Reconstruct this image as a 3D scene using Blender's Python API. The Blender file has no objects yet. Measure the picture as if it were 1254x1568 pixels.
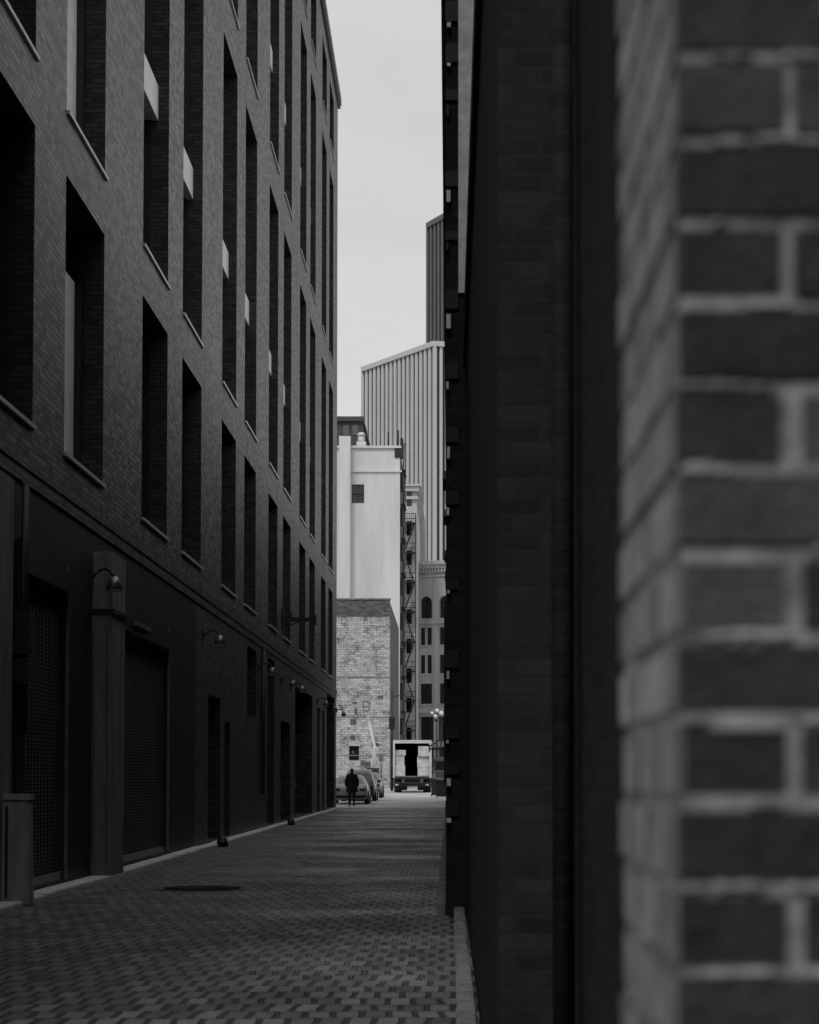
import bpy, bmesh, math, random
from mathutils import Vector, Matrix
random.seed(7)
scene = bpy.context.scene
COL = scene.collection

# ------------------------------------------------------------------ helpers
def empty(name, loc=(0,0,0)):
    o = bpy.data.objects.new(name, None); o.location = loc; o.empty_display_size = .5
    COL.objects.link(o); return o
def finish(bm, name, mats, parent=None, smooth=False):
    bmesh.ops.recalc_face_normals(bm, faces=bm.faces)
    me = bpy.data.meshes.new(name); bm.to_mesh(me); bm.free()
    for m in mats: me.materials.append(m)
    if smooth:
        for p in me.polygons: p.use_smooth = True
    o = bpy.data.objects.new(name, me); COL.objects.link(o)
    if parent: o.parent = parent
    return o
def hexa(bm, pts, mi=0):
    v = [bm.verts.new(p) for p in pts]
    for f in ((0,3,2,1),(4,5,6,7),(0,1,5,4),(1,2,6,5),(2,3,7,6),(3,0,4,7)):
        face = bm.faces.new([v[i] for i in f]); face.material_index = mi
    return v
def box(bm,x0,x1,y0,y1,z0,z1,mi=0):
    return hexa(bm,[(x0,y0,z0),(x1,y0,z0),(x1,y1,z0),(x0,y1,z0),(x0,y0,z1),(x1,y0,z1),(x1,y1,z1),(x0,y1,z1)],mi)
def bar(bm,p,q,w,mi=0,h=None):
    p=Vector(p);q=Vector(q);d=(q-p).normalized()
    up=Vector((0,0,1)) if abs(d.z)<.95 else Vector((0,1,0))
    a=d.cross(up).normalized()*w/2; b=a.cross(d).normalized()*(h or w)/2
    hexa(bm,[p-a-b,p+a-b,p+a+b,p-a+b,q-a-b,q+a-b,q+a+b,q-a+b],mi)
def cyl(bm,p,q,r1,r2=None,seg=14,mi=0,cap=True):
    if r2 is None:r2=r1
    p=Vector(p);q=Vector(q);d=(q-p).normalized()
    up=Vector((0,0,1)) if abs(d.z)<.95 else Vector((0,1,0))
    a=d.cross(up).normalized(); b=a.cross(d).normalized()
    A=[];B=[]
    for i in range(seg):
        t=2*math.pi*i/seg; w=a*math.cos(t)+b*math.sin(t)
        A.append(bm.verts.new(p+w*r1));B.append(bm.verts.new(q+w*r2))
    for i in range(seg):
        j=(i+1)%seg
        f=bm.faces.new((A[i],A[j],B[j],B[i]));f.material_index=mi;f.smooth=True
    if cap:
        f=bm.faces.new(A[::-1]);f.material_index=mi
        f=bm.faces.new(B);f.material_index=mi
def sph(bm,c,r,mi=0,seg=14):
    if not isinstance(r,(tuple,list)): r=(r,r,r)
    m=Matrix.Translation(c)@Matrix.Diagonal((r[0],r[1],r[2],1))
    ret=bmesh.ops.create_uvsphere(bm,u_segments=seg,v_segments=max(6,seg//2+2),radius=1,matrix=m)
    fs=set()
    for v in ret['verts']:
        for f in v.link_faces: fs.add(f)
    for f in fs: f.material_index=mi; f.smooth=True

# ------------------------------------------------------------------ materials
def nm(name):
    m=bpy.data.materials.new(name);m.use_nodes=True
    nt=m.node_tree;b=nt.nodes['Principled BSDF'];return m,nt,b
def g(v): return (v,v,v,1)
def mathn(nt,op,a,b=None,c=None):
    n=nt.nodes.new('ShaderNodeMath');n.operation=op
    for i,x in enumerate((a,b,c)):
        if x is None: continue
        if isinstance(x,(int,float)): n.inputs[i].default_value=x
        else: nt.links.new(x,n.inputs[i])
    return n.outputs[0]
def noise(nt,vec,scale,detail=4,rough=.55):
    n=nt.nodes.new('ShaderNodeTexNoise');n.inputs['Scale'].default_value=scale
    n.inputs['Detail'].default_value=detail;n.inputs['Roughness'].default_value=rough
    nt.links.new(vec,n.inputs['Vector']);return n.outputs['Fac']
def ramp(nt,fac,pts):
    r=nt.nodes.new('ShaderNodeValToRGB')
    e=r.color_ramp.elements
    while len(e)<len(pts): e.new(.5)
    for i,(p,c) in enumerate(pts): e[i].position=p;e[i].color=g(c)
    nt.links.new(fac,r.inputs[0]);return r.outputs[0]
def pos(nt):
    return nt.nodes.new('ShaderNodeNewGeometry').outputs['Position']
def scaled(nt,vec,s):
    n=nt.nodes.new('ShaderNodeMapping');n.inputs['Scale'].default_value=s
    nt.links.new(vec,n.inputs['Vector']);return n.outputs[0]
def bump(nt,b,h,strength,dist):
    n=nt.nodes.new('ShaderNodeBump');n.inputs['Strength'].default_value=strength
    n.inputs['Distance'].default_value=dist
    nt.links.new(h,n.inputs['Height']);nt.links.new(n.outputs[0],b.inputs['Normal'])
def plain(name,c,rough=.7,amp=.25,scale=3,metal=0,bmp=.15,streak=False):
    m,nt,b=nm(name);p=pos(nt)
    if streak: p=scaled(nt,p,(1,1,.15))
    f=noise(nt,p,scale,6,.6)
    k=ramp(nt,f,[(.3,c*(1-amp)),(.7,c*(1+amp))])
    nt.links.new(k,b.inputs['Base Color'])
    b.inputs['Roughness'].default_value=rough;b.inputs['Metallic'].default_value=metal
    if bmp: bump(nt,b,noise(nt,pos(nt),scale*12,3),bmp,.01)
    return m
def brickmat(name,c1,c2,mortar,bw=.22,rh=.075,ms=.006,rough=.75,amp=.35,white=None,bstr=.5,big=.35,spec=.5):
    m,nt,b=nm(name);p=pos(nt)
    s=nt.nodes.new('ShaderNodeSeparateXYZ');nt.links.new(p,s.inputs[0])
    u=mathn(nt,'ADD',s.outputs[0],s.outputs[1])
    c=nt.nodes.new('ShaderNodeCombineXYZ');nt.links.new(u,c.inputs[0]);nt.links.new(s.outputs[2],c.inputs[1])
    t=nt.nodes.new('ShaderNodeTexBrick');nt.links.new(c.outputs[0],t.inputs['Vector'])
    t.inputs['Scale'].default_value=1;t.inputs['Brick Width'].default_value=bw;t.inputs['Row Height'].default_value=rh
    t.inputs['Mortar Size'].default_value=ms;t.inputs['Mortar Smooth'].default_value=.2;t.inputs['Bias'].default_value=0
    t.inputs['Color1'].default_value=g(c1);t.inputs['Color2'].default_value=g(c2);t.inputs['Mortar'].default_value=g(mortar)
    f1=noise(nt,p,big,5,.6);f2=noise(nt,p,9,5,.7)
    k1=mathn(nt,'MULTIPLY_ADD',f1,2*amp,1-amp);k2=mathn(nt,'MULTIPLY_ADD',f2,.9,.55)
    k=mathn(nt,'MULTIPLY',k1,k2)
    mx=nt.nodes.new('ShaderNodeVectorMath');mx.operation='SCALE'
    nt.links.new(t.outputs['Color'],mx.inputs[0]);nt.links.new(k,mx.inputs['Scale'])
    out=mx.outputs[0]
    if white is not None:
        fw=noise(nt,p,white[1],10,.85)
        msk=ramp(nt,fw,[(white[2],0),(white[2]+.08,1)])
        mixn=nt.nodes.new('ShaderNodeMix');mixn.data_type='RGBA'
        nt.links.new(msk,mixn.inputs['Factor']);nt.links.new(out,mixn.inputs['A'])
        w=nt.nodes.new('ShaderNodeVectorMath');w.operation='SCALE'
        f3=noise(nt,scaled(nt,p,(1,1,.35)),.9,6,.75)
        bwn=nt.nodes.new('ShaderNodeRGBToBW');nt.links.new(t.outputs['Color'],bwn.inputs[0])
        kk=mathn(nt,'MULTIPLY',mathn(nt,'MULTIPLY_ADD',bwn.outputs[0],2.6,.52),mathn(nt,'MULTIPLY_ADD',f2,1.1,.4))
        kk=mathn(nt,'MULTIPLY',kk,mathn(nt,'MULTIPLY_ADD',f3,.9,.5))
        w.inputs[0].default_value=(white[0],)*3;nt.links.new(kk,w.inputs['Scale'])
        nt.links.new(w.outputs[0],mixn.inputs['B']);out=mixn.outputs['Result']
    nt.links.new(out,b.inputs['Base Color'])
    b.inputs['Roughness'].default_value=rough;b.inputs['Specular IOR Level'].default_value=spec
    h=mathn(nt,'SUBTRACT',mathn(nt,'MULTIPLY',f2,.5),t.outputs['Fac'])
    bump(nt,b,h,bstr,.01)
    return m
def glass(name,base=.015,rough=.06):
    m,nt,b=nm(name);b.inputs['Base Color'].default_value=g(base);b.inputs['Roughness'].default_value=rough
    b.inputs['IOR'].default_value=1.6
    bump(nt,b,noise(nt,pos(nt),.8,2),.06,.05)
    return m

M_brickL=brickmat('brown_brick',.045,.27,.03,bw=.30,rh=.085,rough=.55,amp=.35,ms=.011,bstr=.6,spec=.5,big=.22)
M_brickRev=brickmat('shaded_brick_reveal',.02,.06,.012,rough=.8,amp=.3,ms=.009)  # darker copy of the wall brick, recess shade put into its colour
M_brickLow=brickmat('dark_brown_brick',.04,.19,.025,bw=.30,rh=.085,rough=.5,amp=.3,ms=.011,spec=.5)
M_panel=plain('dark_render',.022,.6,.4,1.2)
M_steel=plain('dark_steel',.025,.45,.3,4)
M_frame=plain('window_frame_metal',.02,.4,.2,4)
M_sill=plain('metal_sill',.5,.4,.15,3)
M_spand=plain('pale_spandrel',.85,.5,.1,3)
M_glass=glass('window_glass')
M_concD=plain('stained_concrete',.2,.85,.45,4,bmp=.4,streak=True)
M_door=plain('painted_door',.015,.5,.3,5)
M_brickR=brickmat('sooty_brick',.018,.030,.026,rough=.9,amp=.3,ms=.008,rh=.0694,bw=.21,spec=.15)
M_black=plain('black_iron',.015,.5,.2,6)
M_rubber=plain('rubber',.02,.9,.2,8)
M_white=plain('white_stucco',.66,.8,.16,.6,streak=True)
M_whiteP=plain('weathered_pale_plaster',.78,.85,.2,9,bmp=.5)
M_brickE=brickmat('whitewashed_brick',.10,.30,.06,rough=.9,amp=.25,white=(.50,1.3,.42),ms=.022,rh=.17,bw=.45)
M_brickTop=brickmat('old_dark_brick',.05,.14,.12,rough=.9,ms=.012,rh=.13,bw=.36)
M_brickF=brickmat('dark_far_brick',.06,.1,.08,rough=.9)
M_stone=plain('limestone',.52,.85,.22,.7,streak=True)
M_fin=plain('tower_white_fins',.62,.6,.06,.15)
M_twin=plain('tower_dark_glass',.015,.5,.3,.1)
M_fin2=plain('tower_grey_fins',.12,.6,.1,.15)
M_lens=plain('frosted_globe',.8,.3,.03,5)
M_reflstrip=plain('painted_reflection',.85,.6,.15,2.5,bmp=.3)  # pale colour standing in for bright reflections on the glass
M_chrome=plain('galvanised_metal',.3,.35,.2,6,metal=.6)

def shuttermat():
    m,nt,b=nm('perforated_shutter');p=pos(nt)
    s=nt.nodes.new('ShaderNodeSeparateXYZ');nt.links.new(p,s.inputs[0])
    a=mathn(nt,'SINE',mathn(nt,'MULTIPLY',s.outputs[1],2*math.pi/.25))
    c=mathn(nt,'SINE',mathn(nt,'MULTIPLY',s.outputs[2],2*math.pi/.05))
    d=mathn(nt,'MULTIPLY',mathn(nt,'GREATER_THAN',a,.0),mathn(nt,'GREATER_THAN',c,-.1))
    k=ramp(nt,mathn(nt,'MULTIPLY',d,mathn(nt,'ADD',noise(nt,p,1.1,5),.35)),[(0,.008),(1,.24)])
    nt.links.new(k,b.inputs['Base Color']);b.inputs['Roughness'].default_value=.7
    b.inputs['Specular IOR Level'].default_value=.2
    return m
M_shut=shuttermat()

def pavermat():
    m,nt,b=nm('brick_pavers');p=pos(nt)
    wob=noise(nt,p,1.3,2)
    add=nt.nodes.new('ShaderNodeVectorMath');add.operation='MULTIPLY_ADD'
    cw=nt.nodes.new('ShaderNodeCombineXYZ');nt.links.new(wob,cw.inputs[0]);nt.links.new(wob,cw.inputs[1])
    nt.links.new(cw.outputs[0],add.inputs[0]);add.inputs[1].default_value=(.10,.30,0);nt.links.new(p,add.inputs[2])
    t=nt.nodes.new('ShaderNodeTexBrick');nt.links.new(add.outputs[0],t.inputs['Vector'])
    t.inputs['Scale'].default_value=1;t.inputs['Brick Width'].default_value=.17;t.inputs['Row Height'].default_value=.46
    t.inputs['Mortar Size'].default_value=.024;t.inputs['Mortar Smooth'].default_value=.4
    t.inputs['Color1'].default_value=g(.06);t.inputs['Color2'].default_value=g(.20);t.inputs['Mortar'].default_value=g(.006)
    f1=noise(nt,p,.35,6,.65);f2=noise(nt,p,11,5,.75)
    k=mathn(nt,'MULTIPLY',mathn(nt,'MULTIPLY_ADD',f1,1.4,.3),mathn(nt,'MULTIPLY_ADD',f2,1.5,.2))
    mx=nt.nodes.new('ShaderNodeVectorMath');mx.operation='SCALE'
    nt.links.new(t.outputs['Color'],mx.inputs[0]);nt.links.new(k,mx.inputs['Scale'])
    nt.links.new(mx.outputs[0],b.inputs['Base Color'])
    nt.links.new(ramp(nt,f1,[(.38,.62),(.62,.38)]),b.inputs['Roughness'])
    h=mathn(nt,'SUBTRACT',mathn(nt,'MULTIPLY',f2,.6),t.outputs['Fac'])
    bump(nt,b,h,.8,.02);return m
M_paver=pavermat()
M_asph=plain('asphalt',.06,.85,.25,2,bmp=.5)
M_street=plain('pale_street_concrete',.45,.8,.3,.5,bmp=.4)

# ------------------------------------------------------------------ facade builder
def facade(name,P,u0,u1,v0,v1,ops,mats,parent,rev=0):
    bm=bmesh.new()
    us=sorted({u0,u1}|{round(x,4) for o in ops for x in o[:2]})
    vs=sorted({v0,v1}|{round(x,4) for o in ops for x in o[2:4]})
    us=[x for x in us if u0<=x<=u1];vs=[x for x in vs if v0<=x<=v1]
    def q(pts,mi):
        f=bm.faces.new([bm.verts.new(P(*p)) for p in pts]);f.material_index=mi
    for i in range(len(us)-1):
        for j in range(len(vs)-1):
            cu=(us[i]+us[i+1])/2;cv=(vs[j]+vs[j+1])/2
            if any(o[0]<cu<o[1] and o[2]<cv<o[3] for o in ops): continue
            q([(us[i],vs[j],0),(us[i+1],vs[j],0),(us[i+1],vs[j+1],0),(us[i],vs[j+1],0)],0)
    for a,b,c,d,dep,mi in ops:
        q([(a,c,0),(a,c,dep),(a,d,dep),(a,d,0)],rev);q([(b,c,0),(b,c,dep),(b,d,dep),(b,d,0)],rev)
        q([(a,c,0),(b,c,0),(b,c,dep),(a,c,dep)],rev);q([(a,d,0),(b,d,0),(b,d,dep),(a,d,dep)],rev)
        q([(a,c,dep),(b,c,dep),(b,d,dep),(a,d,dep)],mi)
    me=bpy.data.meshes.new(name);bm.to_mesh(me);bm.free()
    for m in mats: me.materials.append(m)
    o=bpy.data.objects.new(name,me);COL.objects.link(o);o.parent=parent;return o

# ------------------------------------------------------------------ ground
def zg(y):
    pts=[(-4000,0),(112,0),(153,.43),(230,1.15),(400,1.3),(6000,1.3)]
    for (a,za),(b,zb) in zip(pts,pts[1:]):
        if a<=y<=b: return za+(zb-za)*(y-a)/(b-a)
    return 1.3
def sheet(name,x0,x1,ys,dz,mat):
    bm=bmesh.new();prev=None
    for y in ys:
        r=(bm.verts.new((x0,y,zg(y)+dz)),bm.verts.new((x1,y,zg(y)+dz)))
        if prev: bm.faces.new((prev[0],prev[1],r[1],r[0]))
        prev=r
    return finish(bm,name,[mat])
sheet('ground',-4000,4000,[-3000,0,112,153,230,400,5000],0,M_asph)
sheet('street',-60,60,[113.5,153,230,330],.004,M_street)
sheet('alley_pavement',-5.2,.6,[-25,0,30,60,113.5],.004,M_paver)

XL=-5.17
def kerb(name,x0,x1,y0,y1,h,step,mat):
    bm=bmesh.new();y=y0
    while y<y1-.01:
        e=min(y+step,y1);j=random.uniform(-.006,.006)
        box(bm,x0+j,x1+j,y+.012,e-.012,-.05,h+random.uniform(-.008,.008));y=e
    bmesh.ops.bevel(bm,geom=list(bm.edges),offset=.015,segments=2,affect='EDGES')
    return finish(bm,name,[mat])
kerb('kerb',XL+.01,XL+.30,6,111,.07,1.8,plain('pale_granite_kerb',.75,.8,.2,4,bmp=.4))
kerb('kerb',.05,.16,-5,26.0,.10,1.1,plain('granite_kerb',.20,.8,.55,7,bmp=.6))
kerb('kerb',-.12,-.035,26.05,128,.13,1.5,M_concD)

bm=bmesh.new();cyl(bm,(-3.25,32,.0),(-3.25,32,.012),.62,.62,40,0)
cyl(bm,(-3.25,32,.012),(-3.25,32,.02),.52,.52,40,1)
for i in range(-4,5):
    w=math.sqrt(.5**2-(i*.11)**2); bar(bm,(-3.25-w,32+i*.11,.022),(-3.25+w,32+i*.11,.022),.03,1)
finish(bm,'manhole_cover',[M_steel,M_black])

# ------------------------------------------------------------------ left building
LB=empty('brick_loft_building',(0,0,0))
PL=lambda u,v,d:(XL-d,u,v)
W=3.65
YS=6
starts=[]
for k in range(-3,6):
    starts+= [26.2+14.28*k, 32.3+14.28*k]
starts=[s for s in starts if s>YS+.5 and s+W<110.6]
rows=[(5.83,9.62),(10.48,18.6),(19.8,27.9),(29.1,31.8)]
ops=[];bmf=bmesh.new();bms=bmesh.new();bmp_=bmesh.new();bmb=bmesh.new()
for s in starts:
    for ri,(a,b) in enumerate(rows):
        ops.append((s,s+W,a,b,.48,1))
        x0=XL-.475;x1=XL-.445
        fw=.09
        box(bmf,x0,x1,s+.002,s+fw,a+.002,b-.002);box(bmf,x0,x1+.12,s+W-fw,s+W-.002,a+.002,b-.002)
        box(bmf,x0,x1,s+fw+.001,s+W-fw-.001,a+.002,a+fw);box(bmf,x0,x1,s+fw+.001,s+W-fw-.001,b-fw,b-.002)
        for t in (.333,.667): box(bmf,x0+.003,x1-.004,s+W*t-.03,s+W*t+.03,a+fw+.002,b-fw-.002)
        box(bmf,x0+.006,x1-.007,s+fw+.002,s+W-fw-.002,a+(1.1),a+1.16)
        if b-a>5:
            box(bmp_,XL-.46,XL-.20,s+.004,s+W-.004,(a+b)/2-.95,(a+b)/2-.30)
            box(bmf,x0+.006,x1-.007,s+fw+.002,s+W-fw-.002,a+5.4,a+5.46)
        if abs(s-32.3)<.1 and ri<2:
            box(bmb,XL-.443,XL-.43,s+2.5,s+W-.095,a+.05,b-(.75 if ri==0 else .1))  # pale panel in place of a reflection strip
        box(bms,XL-.34,XL+.05,s-.04,s+W+.04,a-.04,a+.012)
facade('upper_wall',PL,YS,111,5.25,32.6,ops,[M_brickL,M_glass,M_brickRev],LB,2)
finish(bmf,'window_frames',[M_frame],LB);finish(bms,'window_sills',[M_sill],LB);finish(bmp_,'spandrel_panels',[M_spand],LB);finish(bmb,'window_reflection_strips',[M_reflstrip],LB)
lo=[(29.0,32.6,.12,4.25,.08,1),(37.1,44.4,.12,4.1,.08,1),(20,26.5,.12,4.1,.1,1)]
facade('ground_floor_panels',PL,YS,49.4,0,5.25,lo,[M_panel,M_shut],LB)
lo2=[(52.0,54.8,.1,3.25,.4,1),(55.8,57.2,.1,2.75,.4,1),(62,65,3.05,4.85,.35,2),(69,71.7,.1,4.9,.4,1),
     (74.4,78.9,.1,3.2,.4,1),(81.4,91.6,.1,4.5,.7,1),(95.2,97,.1,4.2,.4,1),(99,100.5,.1,4.2,.4,1),(102.5,109.5,.1,5.0,.75,1)]
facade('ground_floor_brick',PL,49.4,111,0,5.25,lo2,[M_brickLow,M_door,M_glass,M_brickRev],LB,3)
bm=bmesh.new()
for a,b,c,d,dep,mi in lo2:
    if mi!=1: continue
    n=max(1,round((b-a)/1.4));w=(b-a)/n
    for i in range(n):
        y=a+i*w
        for yy in (y+.003,y+w-.083): box(bm,XL-dep+.002,XL-dep+.06,yy,yy+.08,c+.003,d-.003,0)
        for zz in (c+.2,c+1.0,d-.1): box(bm,XL-dep+.004,XL-dep+.05,y+.085,y+w-.085,zz-.05,zz+.05,0)
        box(bm,XL-dep+.06,XL-dep+.11,y+w-.17,y+w-.14,c+.95,c+1.15,1)
for a,b,c,d,dep,mi in lo:
    box(bm,XL-.07,XL+.09,a-.10,a-.004,c,d+.1,0);box(bm,XL-.07,XL+.035,b+.004,b+.07,c,d+.1,2)
    box(bm,XL-.07,XL+.09,a-.002,b+.002,d-.30,d-.003,0);box(bm,XL-.07,XL-.03,a,b,c,c+.10,2)
box(bm,XL+.091,XL+.14,39.0,40.8,3.93,4.0,1)
box(bm,XL-.01,XL+.05,YS,111,5.23,5.40,3)
box(bm,XL-.01,XL+.03,YS,111,5.05,5.225,3)
finish(bm,'doors_and_trim',[M_steel,M_chrome,M_chrome,M_brickLow],LB)
bm=bmesh.new();box(bm,XL-.05,XL+.29,35.0,36.4,0,4.75,0)
box(bm,XL-.05,XL+.33,34.96,36.44,3.85,3.93,1);box(bm,XL+.02,XL+.045,34.97,34.997,.3,3.6,1);box(bm,XL+.22,XL+.24,34.97,34.997,.3,3.6,1)
box(bm,XL-.05,XL+.04,27.2,28.4,0,5.0,0)
bmesh.ops.bevel(bm,geom=list(bm.edges),offset=.008,segments=1,affect='EDGES')
finish(bm,'pilasters',[M_concD,M_steel],LB)
bm=bmesh.new()
box(bm,-26,XL-.85,YS,111,0,32.6);box(bm,-26,XL-.002,111.001,111.3,0,32.6);box(bm,-26,XL-.002,YS-.3,YS-.001,0,32.6)
box(bm,-26,XL+.12,YS-.3,111.45,32.6,32.75,1);box(bm,-26,XL+.16,YS-.3,111.5,32.752,33.1,1)
finish(bm,'core_and_roof_cornice',[M_brickL,M_steel],LB)
bm=bmesh.new()
for yy in (28.85,29.0): cyl(bm,(XL+.1,yy-.1,2.0),(XL+.1,yy-.1,5.0),.03)
box(bm,XL+.0,XL+.20,28.62,28.9,2.95,3.45);box(bm,XL+.0,XL+.16,28.65,28.85,2.6,2.9)
cyl(bm,(XL+.05,66.8,1.0),(XL+.05,66.8,5.0),.05)
finish(bm,'conduits_and_meter_box',[M_steel],LB)

def wall_lamp(y,z,x=XL,n=.32):
    e=empty('wall_lamp',(x,y,z));bm=bmesh.new()
    box(bm,0,.04,-.09,.09,-.12,.12,0)
    pts=[(0.03,0,0),(.12,0,.10),(.22,0,.14),(n,0,.10),(n+.04,0,0)]
    for a,b in zip(pts,pts[1:]): cyl(bm,a,b,.022,seg=8,mi=0)
    cyl(bm,(n+.04,0,.02),(n+.05,0,-.16),.05,.13,14,2);cyl(bm,(n+.05,0,-.161),(n+.05,0,-.20),.115,.09,14,1)
    o=finish(bm,'lamp_body',[M_steel,M_lens,M_chrome],e)
for y in (50.6,65.6,74.4,79.1,94.7,101.8,110.6): wall_lamp(y,4.42)
wall_lamp(34.75,4.35,XL+.0,.30)
e=empty('sign_bracket',(XL,74.6,6.33));bm=bmesh.new()
box(bm,0,.06,-.1,.1,-.35,.35);bar(bm,(.05,0,0),(1.05,0,0),.1,0,.13);bar(bm,(.05,0,-.3),(.6,0,-.04),.04)
box(bm,.98,1.08,-.06,.06,-.18,.14);bar(bm,(.3,0,.06),(.3,0,.22),.05)
finish(bm,'arm',[M_black],e)
e=empty('concrete_barrier_post',(XL+.17,28.0,0));bm=bmesh.new()
hexa(bm,[(-.19,-.17,.0),(.19,-.17,.0),(.19,.17,.0),(-.19,.17,.0),(-.17,-.15,1.22),(.17,-.15,1.22),(.17,.15,1.22),(-.17,.15,1.22)])
bmesh.ops.bevel(bm,geom=list(bm.edges),offset=.02,segments=2,affect='EDGES')
box(bm,-.185,.185,-.165,.165,1.222,1.29,0);box(bm,-.09,-.06,-.19,-.165,.1,1.15,1)
finish(bm,'post',[plain('post_concrete',.34,.85,.4,6,bmp=.5,streak=True),M_panel],e)
for y in (51.3,73.6):
    bm=bmesh.new();cyl(bm,(XL+.38,y,0),(XL+.38,y,.16),.13,.10);sph(bm,(XL+.38,y,.16),(.10,.10,.05))
    finish(bm,'wheel_guard_stone',[M_black])

BB=empty('rear_light_blocker');bm=bmesh.new()  # unseen block behind the camera, added to darken the pier front
box(bm,-26,14,-50,-32,0,24,0);box(bm,-26,14,-50,-31.9,24.002,24.4,1)
for x in (-4.5,-2.6,-.7):
    for z in (4,8,12,16): box(bm,x,x+1.1,-31.999,-31.96,z,z+2.0,2);box(bm,x-.05,x+1.15,-31.999,-31.9,z-.1,z-.002,1)
finish(bm,'walls_and_windows',[M_brickR,M_concD,M_glass],BB)

# ------------------------------------------------------------------ right near warehouse
RW=empty('brick_warehouse')
def brickpier(name,parent):
    def pm(nm_,a,bb,lo_=-.4):
        m,nt,b=nm(nm_);p=pos(nt)
        at=nt.nodes.new('ShaderNodeAttribute');at.attribute_name='bv'
        f=noise(nt,p,9,6,.7);f2=noise(nt,p,60,4,.7)
        base=mathn(nt,'MULTIPLY',mathn(nt,'MULTIPLY_ADD',at.outputs['Fac'],bb,a),mathn(nt,'MULTIPLY',mathn(nt,'MULTIPLY_ADD',f,2.8,lo_),mathn(nt,'MULTIPLY_ADD',f2,.9,.55)))
        c=nt.nodes.new('ShaderNodeCombineColor')
        for i in range(3): nt.links.new(base,c.inputs[i])
        nt.links.new(c.outputs[0],b.inputs['Base Color']);b.inputs['Roughness'].default_value=.8
        bump(nt,b,mathn(nt,'ADD',f2,mathn(nt,'MULTIPLY',f,2)),.8,.008);return m
    m=pm('pier_brick',.025,.08);mw=pm('lit_side_pier_brick',.28,.10)  # second brick is paler: light on the side faces put into colour
    # joints: dirty, uneven mortar
    mm,nt,b=nm('uneven_mortar');p=pos(nt)
    k=ramp(nt,noise(nt,p,14,6,.75),[(.34,.10),(.66,.52)]);nt.links.new(k,b.inputs['Base Color']);b.inputs['Roughness'].default_value=.9
    bump(nt,b,noise(nt,p,120,4),.6,.004)
    bm=bmesh.new()
    J=.0085;H=.0694
    def bk(x0,x1,y0,y1,z0):
        j=lambda:random.uniform(-.002,.002)
        dx=j();dy=j()
        box(bm,x0+dx,x1+dx,y0+dy,y1+dy,z0+J/2+j()*.7,z0+H-J/2+j()*.7,0)
    k=-21
    while 1.4773+k*H<6.6:
        z=1.4773+k*H
        if k%2==0:
            bk(.19,.29-J,2.0,2.21-J,z);bk(.29,.42,2.0,2.1,z);ys=2.21
        else:
            bk(.19,.40-J,2.0,2.10-J,z);bk(.40,.42,2,2.1,z);ys=2.10
        while ys<2.655:
            e_=min(ys+.21,2.66)
            if e_-ys>.03: bk(.19,.29,ys,e_-(J if e_<2.66 else 0),z)
            ys=e_
        k+=1
    bm.verts.ensure_lookup_table()
    fl=bm.verts.layers.float.new('bv')
    for i,v in enumerate(bm.verts):
        if i%8==0: r=random.random()**1.5
        v[fl]=r
    bmesh.ops.bevel(bm,geom=list(bm.edges),offset=.0035,segments=2,affect='EDGES')
    bmesh.ops.recalc_face_normals(bm,faces=bm.faces)
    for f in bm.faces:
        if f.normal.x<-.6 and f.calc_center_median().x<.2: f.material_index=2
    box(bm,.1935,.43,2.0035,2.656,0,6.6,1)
    for i in range(90):
        kk=random.randint(-6,12);z=1.4773+kk*H;x=.195+random.random()*.2
        sph(bm,(x,2.0015,z+random.uniform(-.002,.002)),(random.uniform(.005,.02),.003,random.uniform(.002,.005)),1,8)
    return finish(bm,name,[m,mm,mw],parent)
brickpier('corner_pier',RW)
bm=bmesh.new()
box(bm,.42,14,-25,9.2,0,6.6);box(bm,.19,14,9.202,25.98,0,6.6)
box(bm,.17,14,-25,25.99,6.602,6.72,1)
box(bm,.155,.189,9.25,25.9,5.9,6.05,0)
box(bm,.75,14,-10,25.9,6.722,21.0,0);box(bm,.70,14.05,-10.05,25.92,21.002,21.3,1)  # unseen upper storeys, added to keep sky light off the near alley
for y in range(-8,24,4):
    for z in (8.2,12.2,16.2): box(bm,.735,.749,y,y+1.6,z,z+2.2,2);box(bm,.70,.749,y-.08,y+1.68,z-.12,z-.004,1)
finish(bm,'walls_coping_and_sky_blocker',[M_brickR,M_black,M_glass],RW)
bm=bmesh.new()
box(bm,.36,.419,2.7,9.15,0,.45);cyl(bm,(.36,7.6,.1),(.36,7.6,6.5),.035)
finish(bm,'plinth_and_pipe',[M_brickR],RW)

# ------------------------------------------------------------------ right far building
RF=empty('brick_row_building')
bm=bmesh.new();box(bm,-.03,14,26.0,128,0,10.7,0);box(bm,.105,.9,25.96,25.998,6.73,10.68,1)
finish(bm,'walls',[M_brickR,M_whiteP],RF)
bm=bmesh.new()
z=1.0
while z<10.6:
    h=random.choice((.05,.07,.12,.18,.22))
    x_=random.uniform(-.028,-.015)
    box(bm,x_,x_+random.uniform(.025,.05),25.93-random.uniform(0,.02),25.99,z,z+h*.7,1 if random.random()<.75 else 0)
    box(bm,-.036,.104,25.965,26.03,z+h+.002,z+h+random.uniform(.1,.25),0)
    z+=h+random.uniform(.3,.8)
finish(bm,'corner_quoins',[M_black,M_whiteP],RF)
bm=bmesh.new();y=30
for i in range(18):
    box(bm,-.075,-.031,y,y+1.3,5.2+.1*(i%2),5.3+.1*(i%2),0);box(bm,-.06,-.031,y,y+1.2,1.4,3.6,1);y+=5.3
box(bm,-.09,14,25.9,128.1,10.702,10.85,0)
finish(bm,'sills_shutters_coping',[M_concD,M_black],RF)

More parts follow.
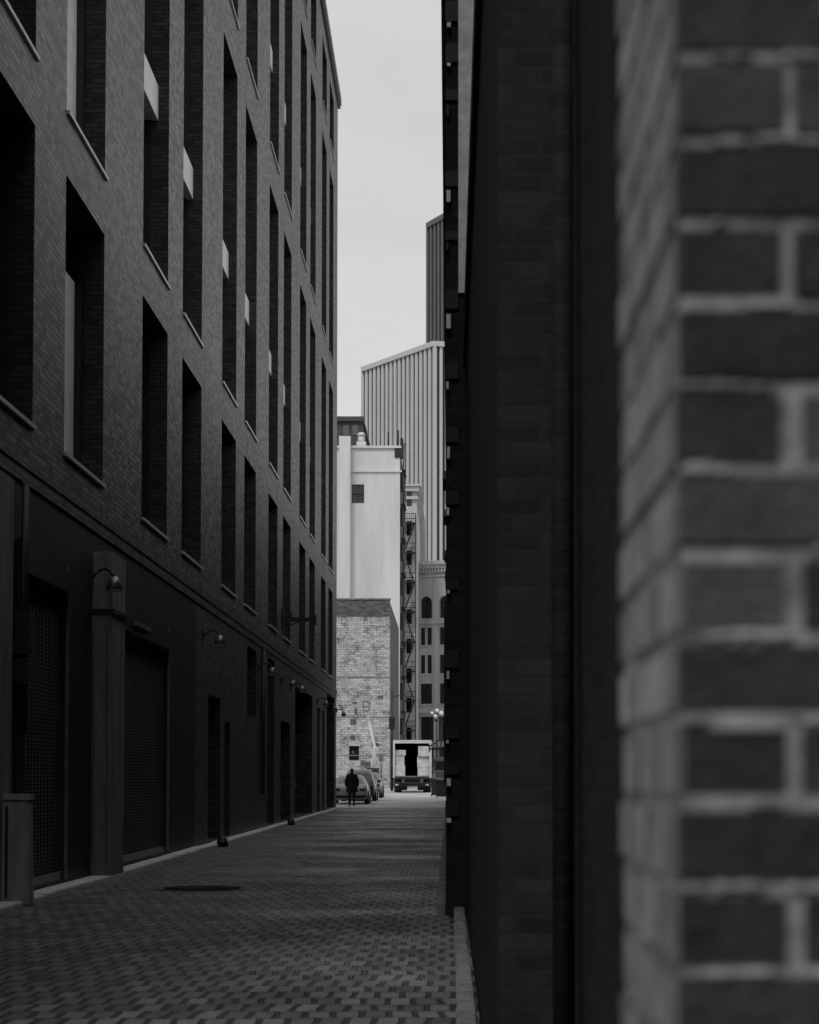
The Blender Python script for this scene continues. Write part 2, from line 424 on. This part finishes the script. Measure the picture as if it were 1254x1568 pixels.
# ------------------------------------------------------------------ background buildings
E=empty('whitewashed_brick_building')
PE=lambda u,v,d:(u,170+d,v)
facade('front_wall',PE,-30,-4.13,0,12.7,[(-7.0,-6.3,2.6,3.6,.2,1)],[M_brickE,M_glass],E)
bm=bmesh.new();box(bm,-30,-4.131,170.4,200,0,12.6,1);box(bm,-4.5,-4.13,170.01,200,0,13.7,1)
box(bm,-30,-4.12,169.97,170.35,12.701,13.9,1);box(bm,-30,-4.08,169.9,170.4,13.902,14.0,2)
for zz in (2.9,5.6,8.4): box(bm,-30,-4.14,169.97,169.999,zz,zz+.06,2)
for i in range(9):
    x=-7.4+random.uniform(0,3);z=random.uniform(2,9);box(bm,x,x+random.uniform(.1,.5),169.93,169.998,z,z+random.uniform(.08,.4),1)
finish(bm,'side_and_parapet',[M_brickE,M_brickTop,M_concD],E)
D=empty('white_stucco_building')
PD=lambda u,v,d:(u,205+d,v)
facade('front_wall',PD,-30,-4.15,0,29.4,[(-8.25,-7.2,24.7,26.3,.35,1)],[M_white,M_glass],D)
bm=bmesh.new();box(bm,-30,-4.16,205.5,232,0,29.3,1);box(bm,-4.5,-4.151,205.002,232,0,29.35,1)
box(bm,-8.6,-4.0,204.86,204.998,27.35,27.5,0);box(bm,-30,-4.05,204.8,205.6,29.402,29.6,0)
box(bm,-9.3,-8.35,203.9,204.99,0,30.3,0)
for u in (-8.25,-7.76,-7.25): box(bm,u,u+.06,205.2,205.34,24.72,26.28,2)
box(bm,-8.2,-7.2,205.2,205.33,25.45,25.52,2)
box(bm,-7.9,-7.1,206,207,29.6,30.1,0);cyl(bm,(-7.5,206.5,30.1),(-7.5,206.5,30.7),.3,.3,12,0);cyl(bm,(-7.5,206.5,30.7),(-7.5,206.5,30.95),.42,.2,12,0)
box(bm,-4.6,-3.9,204.9,206,28.6,29.4,2);cyl(bm,(-4.3,205.2,29.6),(-4.3,205.2,31.0),.06,mi=2);cyl(bm,(-5.2,206,29.6),(-5.2,206,30.9),.04,mi=2)
for z in range(4,29,3):
    box(bm,-4.15,-3.75,209,214,z,z+.1,2);box(bm,-4.15,-3.9,206,208,z+1,z+2.4,2)
    bar(bm,(-3.78,209,z+1),(-3.78,214,z+1),.05,2);bar(bm,(-3.95,209,z),(-3.95,214,z+3),.12,2)
finish(bm,'sides_cornice_vents',[M_white,M_brickTop,M_black],D)
F_=empty('dark_brick_building');bm=bmesh.new()
box(bm,-30,-9.4,260,285,0,39.8,0);box(bm,-30,-9.2,259.6,285,39.802,40.3,0)
for x in (-11.4,-10.4): box(bm,x,x+.6,259.9,259.998,38.3,39.4,1)
finish(bm,'walls',[M_brickF,M_fin2],F_)
G=empty('narrow_brick_building')
PG=lambda u,v,d:(u,245+d,v)
og=[]
for z in range(4,29,3):
    og+= [(-4.3,-3.75,z+.9,z+2.4,.2,1)]
facade('front_wall',PG,-5.6,-3.25,0,30.4,og,[M_stone,M_glass],G)
bm=bmesh.new();box(bm,-5.6,-3.26,245.4,275,0,30.3,0);box(bm,-3.6,-3.251,245.002,275,0,30.3,0)
box(bm,-5.6,-3.0,244.5,276,30.402,30.9,0);box(bm,-5.6,-3.1,244.7,276,29.6,29.9,0);box(bm,-5.6,-2.8,244.3,276,30.902,31.1,0)
box(bm,-5.5,-2.7,276.1,300,0,31.5,0)
finish(bm,'side_and_cornice',[M_stone],G)
FE=empty('fire_escape');bm=bmesh.new()
x0,x1,ya,yb=-4.65,-3.35,243.6,244.9
for i,z in enumerate(range(3,30,3)):
    box(bm,x0,x1,ya,yb,z,z+.12)
    for zz in (.5,1.0): bar(bm,(x0,ya,z+zz),(x1,ya,z+zz),.07);bar(bm,(x0,ya,z+zz),(x0,yb,z+zz),.07);bar(bm,(x1,ya,z+zz),(x1,yb,z+zz),.07)
    for k in range(7):
        xx=x0+(x1-x0)*k/6;bar(bm,(xx,ya,z),(xx,ya,z+1.0),.035)
    if z<27:
        a,b=(x0+.15,x1-.15) if i%2 else (x1-.15,x0+.15)
        for yy in (ya+.2,ya+.75): bar(bm,(a,yy,z+.1),(b,yy,z+3),.11)
        for k in range(9):
            t=(k+.5)/9;xx=a+(b-a)*t;box(bm,xx-.1,xx+.1,ya+.2,ya+.75,z+.1+2.9*t,z+.14+2.9*t)
    for xx in (x0,x1): bar(bm,(xx,yb,z-.6),(xx,ya,z),.06)
for xx in (x0,x1): bar(bm,(xx,ya,3),(xx,ya,28),.09)
finish(bm,'stairs_and_platforms',[M_black],FE)
C=empty('arcaded_stone_building')
th=math.radians(28);cu,su=math.cos(th),math.sin(th);O=(-3.45,263)
PC=lambda u,v,d:(O[0]+u*cu+d*su,O[1]-u*su+d*cu,v)
oc=[];arch=[]
for k in range(5):
    c=1.1+2.35*k
    oc.append((c-.75,c+.75,18.6,21.0,.35,1));arch.append((c,20.25,.75,21.0))
    for (a,b) in ((15.7,17.6),(12.6,14.6)):
        oc.append((c-.72,c-.1,a,b,.25,1));oc.append((c+.1,c+.72,a,b,.25,1))
    oc.append((c-.75,c+.75,9.3,11.5,.3,1));oc.append((c-.95,c+.95,5.2,7.9,.4,1));oc.append((c-.95,c+.95,1.6,4.6,.5,1))
facade('front_wall',PC,0,12.5,0,24.4,oc,[M_stone,M_glass],C)
bm=bmesh.new()
def cb(u0,u1,v0,v1,d0,d1,mi=0):
    hexa(bm,[PC(u0,v0,d0),PC(u1,v0,d0),PC(u1,v0,d1),PC(u0,v0,d1),PC(u0,v1,d0),PC(u1,v1,d0),PC(u1,v1,d1),PC(u0,v1,d1)],mi)
for c,zc,r,zt in arch:
    for sgn in (-1,1):
        for i in range(8):
            t0=math.pi/2*i/8;t1=math.pi/2*(i+1)/8
            ua,ub=c+sgn*r*math.cos(t0),c+sgn*r*math.cos(t1)
            hexa(bm,[PC(ua,zc+r*math.sin(t0),.003),PC(ub,zc+r*math.sin(t1),.003),PC(ub,zc+r*math.sin(t1),.3),PC(ua,zc+r*math.sin(t0),.3),
                     PC(ua,zt+.01,.003),PC(ub,zt+.01,.003),PC(ub,zt+.01,.3),PC(ua,zt+.01,.3)],0)
    cb(c-.04,c+.04,18.6,20.95,.22,.32,1)
    for a,b in ((9.3,11.5),(5.2,7.9)): cb(c-.04,c+.04,a,b,.2,.28,1)
    cb(c-.75,c+.75,10.4,10.5,.2,.28,1)
    cb(c-.85,c+.85,9.15,9.28,-.12,0);cb(c-.8,c+.8,15.55,15.68,-.1,0);cb(c-.8,c+.8,12.45,12.58,-.1,0)
cb(-.3,12.6,24.4,24.8,-.7,.4);cb(-.2,12.6,24.0,24.398,-.45,0);cb(-.1,12.6,23.1,23.3,-.15,-.002)
for k in range(32): cb(.1+.38*k,.28+.38*k,23.55,23.95,-.4,-.003)
cb(-.15,12.6,18.0,18.25,-.25,-.002);cb(-.15,12.6,8.3,8.8,-.35,-.002);cb(-.1,12.6,4.7,5.0,-.2,-.002);cb(-.1,12.6,11.9,12.05,-.12,-.002)
for k in range(6): cb(-.1+2.35*k-.18,-.1+2.35*k+.18,8.81,22.9,-.1,-.002)
hexa(bm,[PC(0,0,.6),PC(12.5,0,.6),PC(12.5,0,16),PC(0,0,16),PC(0,24.35,.6),PC(12.5,24.35,.6),PC(12.5,24.35,16),PC(0,24.35,16)],0)
cb(0.002,.3,0,24.3,.003,.6)
finish(bm,'cornice_arches_and_body',[M_stone,M_frame],C)

def tower(name,c0,cl,cr,H,nl,nr,fin,mats,cap,pr=.14):
    e=empty(name);bm=bmesh.new()
    c0=Vector((*c0,0));cl=Vector((*cl,0));cr=Vector((*cr,0));cb_=cl+cr-c0
    up=Vector((0,0,H));q=[c0,cr,cb_,cl]
    hexa(bm,[*q,*[p+up for p in q]],1)
    for a,b,n in ((c0,cl,nl),(c0,cr,nr)):
        d=(b-a);L=d.length;d.normalize();nrm=Vector((d.y,-d.x,0))
        if nrm.y>0: nrm=-nrm
        for i in range(n+1):
            p=a+d*(L*i/n)+nrm*pr
            w=fin*(L/n)/2
            pa=p-d*w;pb=p+d*w;dn=nrm*(pr-.01)
            hexa(bm,[pa-dn,pb-dn,pb+dn,pa+dn]+[x+up for x in (pa-dn,pb-dn,pb+dn,pa+dn)],0)
        if cap:
            z=up;o=nrm*.5
            hexa(bm,[a+z,b+z,b+o+z,a+o+z]+[x+z+Vector((0,0,cap)) for x in (a,b,b+o,a+o)],0)
    finish(bm,'shaft_and_fins',mats,e);return e
tower('office_tower',(-2.4,420),(-15.9,447),(17,430),76.6,17,20,.48,[M_fin,M_twin,M_fin2],.9)
bm=bmesh.new();box(bm,-1.6,1,424,430,76.6,78.2);finish(bm,'rooftop_penthouse',[M_fin],bpy.data.objects['office_tower'])
tower('office_tower',(-.4,511),(-4.5,521),(25,512),120.5,5,14,.45,[M_fin2,M_twin,M_twin],1.2)

# ------------------------------------------------------------------ vehicles
def wheel(bm,x,y,z,r,w,mi_t,mi_h):
    cyl(bm,(x-w/2,y,z),(x+w/2,y,z),r,r,20,mi_t);cyl(bm,(x-w/2-.01,y,z),(x+w/2+.01,y,z),r*.6,r*.6,14,mi_h)
def paint(name,c):
    m,nt,b=nm(name);b.inputs['Roughness'].default_value=.3
    b.inputs['Coat Weight'].default_value=.6;nt.links.new(ramp(nt,noise(nt,pos(nt),3,3),[(.3,c*.85),(.7,c*1.1)]),b.inputs['Base Color']);return m
def car(x,y,c,rot=0,suv=0):
    e=empty('parked_car',(x,y,zg(y)));e.rotation_euler=(math.atan(.0105),0,rot)
    R=1.42+suv*.25
    st=[(-2.25,.42,.70,.70,.72,.62),(-2.15,.30,.85,.82,.90,.72),(-1.75,.22,.93,.88,1.02+suv*.3,.70),(-1.05,.2,.95,.90,R-.03,.60),(-.2,.2,.95,.91,R,.62),
        (.35,.2,.94,.91,R-.05,.60),(1.05,.2,.93,.90,.98,.74),(1.7,.22,.86,.88,.90,.74),(2.15,.28,.72,.82,.78,.68),(2.28,.40,.62,.72,.66,.60)]
    bm=bmesh.new();rings=[]
    for (yy,zb,zbelt,wb,zt,wt) in st:
        pts=[(wb*.9,zb),(wb,zb+.15),(wb*1.02,(zb+zbelt)/2+.08),(wb*.96,zbelt),(wt,zt-.03),(wt*.8,zt)]
        ring=[bm.verts.new((p[0],yy,p[1])) for p in pts]+[bm.verts.new((-p[0],yy,p[1])) for p in pts[::-1]]
        rings.append(ring)
    n=12
    for i in range(len(rings)-1):
        for j in range(n):
            k=(j+1)%n
            f=bm.faces.new((rings[i][j],rings[i][k],rings[i+1][k],rings[i+1][j]));f.smooth=True
            if j in (3,7) and 2<=i<=5: f.material_index=1
            if j in (4,5,6) and i in (2,5): f.material_index=1
    bm.faces.new(rings[0][::-1]);bm.faces.new(rings[-1])
    for sy,mi in ((-2.27,3),(2.24,4)):
        for sx in (-1,1): box(bm,sx*.62-.14,sx*.62+.14,sy-.02,sy+.1,.66,.80,mi)
    box(bm,-.24,.24,-2.275,-2.2,.5,.62,4);box(bm,-.82,.82,-2.30,-2.15,.32,.46,2);box(bm,-.78,.78,2.2,2.32,.3,.44,2)
    for sx in (-1,1):
        for yy in (-1.4,1.4): wheel(bm,sx*.82,yy,.33,.33,.22,2,4)
        box(bm,sx*1.0-.1,sx*1.0+.1,.7,.85,.95,1.08,0)
    finish(bm,'car_body',[paint('car_paint',c),M_glass,M_rubber,M_steel,M_chrome],e,False);return e
car(-4.9,122,.40);car(-4.75,129.5,.04,0,1);car(-4.65,138,.3)

T=empty('delivery_truck',(-2.31,153,zg(153)));T.rotation_euler=(.009,0,0)
M_tw=plain('truck_white_paint',.55,.5,.2,1.5);M_tin=plain('truck_interior',.03,.8,.2,2);M_card=plain('cardboard',.55,.9,.3,3)
bm=bmesh.new()
L=5.5;w=1.2;zb=1.05;zt=3.28;t=.06
box(bm,-w,w,0,L,zb-.08,zb,0);box(bm,-w,w,0,L,zt,zt+.05,0);box(bm,-w,-w+t,.001,L,zb,zt,0);box(bm,w-t,w,.001,L,zb,zt,0);box(bm,-w+t,w-t,L-.1,L,zb,zt,1)
for sx in (-1,1): box(bm,sx*(w-.05)-.06,sx*(w-.05)+.06,-.06,-.002,zb-.1,zt+.05,0)
box(bm,-w+.02,w-.02,-.05,-.002,zt-.16,zt+.03,0);box(bm,-w,w,-.05,-.002,zb-.18,zb-.02,3)
box(bm,-w+t+.002,-w+t+.02,.05,L-.15,zb+.01,zt-.01,1);box(bm,w-t-.02,w-t-.002,.05,L-.15,zb+.01,zt-.01,1)
box(bm,-w+t,w-t,.05,L-.15,zt-.03,zt-.005,1);box(bm,-w+t,w-t,.05,L-.15,zb+.003,zb+.008,1)
for (a,b,c,d,yo) in ((-1.1,-.45,zb+.02,1.75,.1),(-1.08,-.5,1.76,2.35,.2),(-1.1,-.42,2.36,2.7,.15),(.35,1.1,zb+.02,1.6,.12),(.32,1.08,1.61,2.3,.25),(.38,1.1,2.31,2.95,.1)):
    box(bm,a,b,yo,1.6,c,d,2)
box(bm,-.5,.5,.1,7.2,.62,.92,3);box(bm,-1.05,1.05,-.25,-.06,.42,.60,3);box(bm,-1.0,1.0,-.75,-.1,.60,.66,3)
for sx in (-1,1):
    wheel(bm,sx*.92,1.7,.45,.45,.48,4,5);wheel(bm,sx*1.0,6.3,.45,.45,.28,4,5)
    box(bm,sx*.95-.1,sx*.95+.1,-.28,-.25,.46,.56,6);box(bm,sx*.6-.27,sx*.6+.27,1.1,1.14,.15,.62,4)
    box(bm,sx*1.06-.05,sx*1.06+.05,-.065,-.052,zt-.1,zt-.02,6)
v=hexa(bm,[(-1.05,L+.15,.6),(1.05,L+.15,.6),(1.02,L+2.1,.6),(-1.02,L+2.1,.6),(-1.0,L+.15,2.45),(1.0,L+.15,2.45),(.95,L+1.3,2.45),(-.95,L+1.3,2.45)],0)
for sx in (-1,1): box(bm,sx*1.35-.12,sx*1.35+.12,L+1.4,L+1.5,1.6,2.1,3);bar(bm,(sx*1.0,L+1.4,1.9),(sx*1.3,L+1.45,1.9),.05,3)
finish(bm,'box_cab_and_load',[M_tw,M_tin,M_card,M_steel,M_rubber,M_chrome,M_lens],T)

V=empty('parked_van',(-.15,166,zg(166)));bm=bmesh.new()
prof=[(-2.5,.4),(-2.55,1.1),(-2.4,2.2),(1.2,2.25),(1.9,1.35),(2.6,1.15),(2.65,.4)]
A=[bm.verts.new((-.95,y,z)) for y,z in prof];B=[bm.verts.new((.95,y,z)) for y,z in prof]
bm.faces.new(A);bm.faces.new(B[::-1])
for i in range(len(prof)):
    j=(i+1)%len(prof);bm.faces.new((A[i],B[i],B[j],A[j]))
bmesh.ops.bevel(bm,geom=list(bm.edges),offset=.08,segments=3,affect='EDGES')
for sx in (-1,1):
    box(bm,sx*.43-.34,sx*.43+.34,-2.53,-2.44,1.35,1.95,1);box(bm,sx*.82-.07,sx*.82+.07,-2.6,-2.5,.75,1.15,3)
    for yy in (-1.6,1.8): wheel(bm,sx*.86,yy,.36,.36,.22,2,3)
box(bm,-.95,.95,-2.68,-2.5,.38,.55,2)
finish(bm,'van_body',[paint('van_paint',.04),M_glass,M_rubber,M_chrome],V)

for (x,y) in ((-.72,140),(-.40,136)):
    bm=bmesh.new();z=zg(y)
    hexa(bm,[(x-.26,y-.3,z+.08),(x+.26,y-.3,z+.08),(x+.26,y+.3,z+.08),(x-.26,y+.3,z+.08),(x-.32,y-.36,z+1.0),(x+.32,y-.36,z+1.0),(x+.32,y+.36,z+1.0),(x-.32,y+.36,z+1.0)])
    hexa(bm,[(x-.34,y-.4,z+1.0),(x+.34,y-.4,z+1.0),(x+.34,y+.38,z+1.0),(x-.34,y+.38,z+1.0),(x-.3,y-.3,z+1.06),(x+.3,y-.3,z+1.06),(x+.3,y+.38,z+1.12),(x-.3,y+.38,z+1.12)])
    for sx in (-1,1): cyl(bm,(x+sx*.24,y+.3,z+.1),(x+sx*.3,y+.3,z+.1),.1)
    finish(bm,'trash_bin',[M_black])
AW=empty('shop_awning',(0,124,0));bm=bmesh.new()
hexa(bm,[(-1.0,.1,3.0),(-.035,.1,3.6),(-.035,3.9,3.6),(-1.0,3.9,3.0),(-1.0,.1,3.04),(-.035,.1,3.64),(-.035,3.9,3.64),(-1.0,3.9,3.04)])
box(bm,-1.02,-.98,.1,3.9,2.75,3.03)
for y in (.1,3.9): bar(bm,(-1,y,2.9),(-.035,y,2.9),.04)
finish(bm,'canopy',[M_black],AW)

def lamp(x,y,h):
    e=empty('street_lamp',(x,y,zg(y)));bm=bmesh.new()
    cyl(bm,(0,0,0),(0,0,.5),.16,.12,12,0);cyl(bm,(0,0,.5),(0,0,h),.07,.05,10,0)
    bar(bm,(-.42,0,h-.1),(.42,0,h-.1),.05,0)
    for sx in (-.42,.42):
        cyl(bm,(sx,0,h-.1),(sx,0,h+.08),.06,.09,10,0);sph(bm,(sx,0,h+.28),.15,1)
    cyl(bm,(0,0,h),(0,0,h+.3),.06,.08,10,0);sph(bm,(0,0,h+.5),.18,1)
    finish(bm,'post_and_globes',[M_black,M_lens],e)
lamp(-.55,176,4.9);lamp(-1.0,205,5.6)
bm=bmesh.new();x,y=-3.75,160;z=zg(y);cyl(bm,(x,y,z),(x,y,z+6.6),.09,.06);bar(bm,(x,y,z+6.2),(x+.9,y,z+6.4),.06);box(bm,x-.2,x+.2,y-.15,y+.15,z+4.1,z+4.9)
for k in range(3): cyl(bm,(x,y-.16,z+4.25+.24*k),(x,y-.26,z+4.25+.24*k),.09,.09)
finish(bm,'traffic_signal',[M_black])

BL=empty('boom_lift',(-5.1,163,zg(163)));bm=bmesh.new()
box(bm,-.5,.5,-.9,.9,.35,.85,0);box(bm,-.4,.4,-.6,.7,.86,1.5,1)
for sx in (-1,1):
    for yy in (-.7,.7): wheel(bm,sx*.5,yy,.32,.32,.22,2,1)
bar(bm,(0,.3,1.4),(.15,-.3,2.9),.22,0);bar(bm,(.15,-.3,2.8),(-.42,-.8,5.4),.17,0)
box(bm,-.62,-.22,-1.3,-.85,5.3,5.35,1)
for z in (5.6,5.95): bar(bm,(-.62,-1.3,z),(-.22,-1.3,z),.03,1);bar(bm,(-.62,-.85,z),(-.22,-.85,z),.03,1)
for a in (-.62,-.22):
    for b in (-1.3,-.85): bar(bm,(a,b,5.35),(a,b,5.95),.03,1)
finish(bm,'chassis_arm_basket',[plain('lift_white_paint',.8,.5,.1,2),M_steel,M_rubber],BL)
bm=bmesh.new();x,y=-4.1,147;z=zg(y);cyl(bm,(x,y,z),(x,y,z+2.5),.03);box(bm,x-.15,x+.15,y-.05,y-.03,z+2.0,z+2.45,1);finish(bm,'parking_sign',[M_steel,M_concD])

# ------------------------------------------------------------------ pedestrian
def pedestrian(x,y,rz=0):
    e=empty('walking_pedestrian',(x,y,zg(y)+.005));e.rotation_euler=(0,0,rz)
    cloth=plain('dark_wool',.010,.95,.3,20);skin=plain('skin',.30,.6,.08,20);hair=plain('dark_hair',.02,.7,.2,60);shoe=plain('black_leather',.015,.4,.2,20)
    V_=[];Ed=[];Rr=[]
    def add(p,r,par=None):
        V_.append(p);Rr.append(r)
        if par is not None: Ed.append((par,len(V_)-1))
        return len(V_)-1
    pel=add((0,0,.98),(.19,.15));sp=add((0,.01,1.18),(.20,.15),pel);ch=add((0,.02,1.38),(.22,.15),sp);nb=add((0,.02,1.50),(.11,.10),ch);nk=add((0,.03,1.58),(.065,.065),nb)
    for s,step in ((-1,1),(1,-1)):
        sh=add((s*.20,.02,1.45),(.095,.10),ch);el_=add((s*.285,.02-step*.10,1.18),(.075,.075),sh);wr=add((s*.275,.10-step*.16,.95),(.048,.048),el_)
        hp=add((s*.10,0,.93),(.12,.12),pel);kn=add((s*.11,.09+step*.12,.52),(.078,.082),hp)
        an=add((s*.11,-.02+step*.26 if step>0 else -.32,.12 if step>0 else .20),(.055,.058),kn)
    me=bpy.data.meshes.new('body');me.from_pydata(V_,Ed,[]);o=bpy.data.objects.new('body_in_coat_and_trousers',me);COL.objects.link(o);o.parent=e
    me.materials.append(cloth)
    sk=o.modifiers.new('skin','SKIN')
    for i,sv in enumerate(me.skin_vertices[0].data): sv.radius=Rr[i];sv.use_root=(i==0)
    sk.use_smooth_shade=True
    o.modifiers.new('sub','SUBSURF').render_levels=2
    bm=bmesh.new();prev=None
    for z,rx,ry in ((1.30,.235,.175),(1.10,.25,.20),(.85,.275,.225),(.68,.29,.25)):
        ring=[bm.verts.new((rx*math.cos(a)*(1+.03*math.sin(5*a)),ry*math.sin(a)*(1+.04*math.cos(7*a)),z)) for a in [2*math.pi*i/28 for i in range(28)]]
        if prev:
            for i in range(28):
                f=bm.faces.new((prev[i],prev[(i+1)%28],ring[(i+1)%28],ring[i]));f.smooth=True
        prev=ring
    cyl(bm,(0,.02,1.48),(0,.025,1.59),.12,.095,16,0)
    finish(bm,'coat_skirt',[cloth],e)
    bm=bmesh.new();sph(bm,(0,.04,1.69),(.078,.095,.115),0,20);sph(bm,(0,.135,1.685),(.014,.02,.022),0,8)
    sph(bm,(0,.115,1.64),(.026,.012,.008),0,8)
    for s in (-1,1): sph(bm,(s*.080,.035,1.69),(.012,.02,.03),0,8);sph(bm,(s*.03,.125,1.705),(.012,.008,.008),1,8)
    sph(bm,(0,.018,1.715),(.088,.098,.105),1,20);sph(bm,(0,-.03,1.66),(.07,.055,.08),1,14)
    finish(bm,'head_and_hair',[skin,hair],e)
    for s,step in ((-1,1),(1,-1)):
        wx,wy,wz=s*.275,.10-step*.16,.95
        VV=[(wx,wy,wz),(wx,wy+.005,wz-.09)];EE=[(0,1)];RR=[.025,.034]
        for k,(L_) in enumerate((.07,.08,.075,.06)):
            fy=wy-.03+.02*k;b=len(VV)
            VV+= [(wx,fy+.005,wz-.085),(wx-s*.006,fy+.012,wz-.10-L_*.5),(wx-s*.022,fy+.016,wz-.10-L_)];EE+=[(1,b),(b,b+1),(b+1,b+2)];RR+=[.010,.009,.008]
        b=len(VV);VV+=[(wx-s*.015,wy+.035,wz-.05),(wx-s*.03,wy+.045,wz-.095)];EE+=[(0,b),(b,b+1)];RR+=[.011,.009]
        m=bpy.data.meshes.new('hand');m.from_pydata(VV,EE,[]);h=bpy.data.objects.new('hand',m);COL.objects.link(h);h.parent=e;m.materials.append(skin)
        h.modifiers.new('skin','SKIN').use_smooth_shade=True
        for i,sv in enumerate(m.skin_vertices[0].data): sv.radius=(RR[i],RR[i]);sv.use_root=(i==0)
        h.modifiers.new('sub','SUBSURF').render_levels=1
    bm=bmesh.new();sph(bm,(-.11,.30,.05),(.05,.14,.05),0,14);sph(bm,(-.11,.23,.09),(.045,.06,.06),0,12)
    sph(bm,(.11,-.27,.07),(.05,.12,.055),0,14);sph(bm,(.11,-.33,.14),(.045,.055,.07),0,12)
    finish(bm,'shoes',[shoe],e)
pedestrian(-4.62,115.5)

# ------------------------------------------------------------------ light & sky
az=math.radians(17);el=math.radians(52)
world=bpy.data.worlds.new('World');scene.world=world;world.use_nodes=True
nt=world.node_tree;bg=nt.nodes['Background']
sky=nt.nodes.new('ShaderNodeTexSky');sky.sky_type='NISHITA';sky.sun_disc=False;sky.sun_elevation=el
sky.sun_rotation=math.pi+az;sky.dust_density=3;sky.air_density=1.2
bw=nt.nodes.new('ShaderNodeRGBToBW');nt.links.new(sky.outputs[0],bw.inputs[0])
tc=nt.nodes.new('ShaderNodeTexCoord')
cl=noise(nt,scaled(nt,tc.outputs['Generated'],(1,1,2.5)),6,7,.55)
k=ramp(nt,cl,[(.3,.84),(.7,1.0)])
sz=nt.nodes.new('ShaderNodeSeparateXYZ');nt.links.new(tc.outputs['Generated'],sz.inputs[0])
gr=mathn(nt,'MULTIPLY_ADD',mathn(nt,'MINIMUM',mathn(nt,'MAXIMUM',sz.outputs[2],0),.4),-2.6,8.0)
gr=mathn(nt,'MULTIPLY',gr,k)
mul=mathn(nt,'ADD',mathn(nt,'MULTIPLY',bw.outputs[0],.25),mathn(nt,'MULTIPLY',gr,.75))
nt.links.new(mul,bg.inputs['Color']);bg.inputs['Strength'].default_value=.11
sd=bpy.data.lights.new('sun','SUN');sd.energy=1.2;sd.angle=math.radians(10);so=bpy.data.objects.new('sun',sd);COL.objects.link(so)
S=Vector((-math.sin(az)*math.cos(el),-math.cos(az)*math.cos(el),math.sin(el)))
so.rotation_euler=S.to_track_quat('Z','Y').to_euler()

# ------------------------------------------------------------------ camera
cd=bpy.data.cameras.new('camera');cam=bpy.data.objects.new('camera',cd);COL.objects.link(cam);scene.camera=cam
cd.sensor_fit='VERTICAL';cd.sensor_height=36;cd.lens=85;cd.clip_start=.1;cd.clip_end=8000
cam.location=(0,0,1.5);pitch=3.0
cam.rotation_euler=(math.radians(90+pitch),0,0)
F=85/36
cd.shift_y=404/1568-F*math.tan(math.radians(pitch));cd.shift_x=-60/1568
cd.dof.use_dof=True;cd.dof.focus_distance=75;cd.dof.aperture_fstop=5.6
scene.view_settings.view_transform='Standard';scene.view_settings.look='None';scene.view_settings.exposure=0
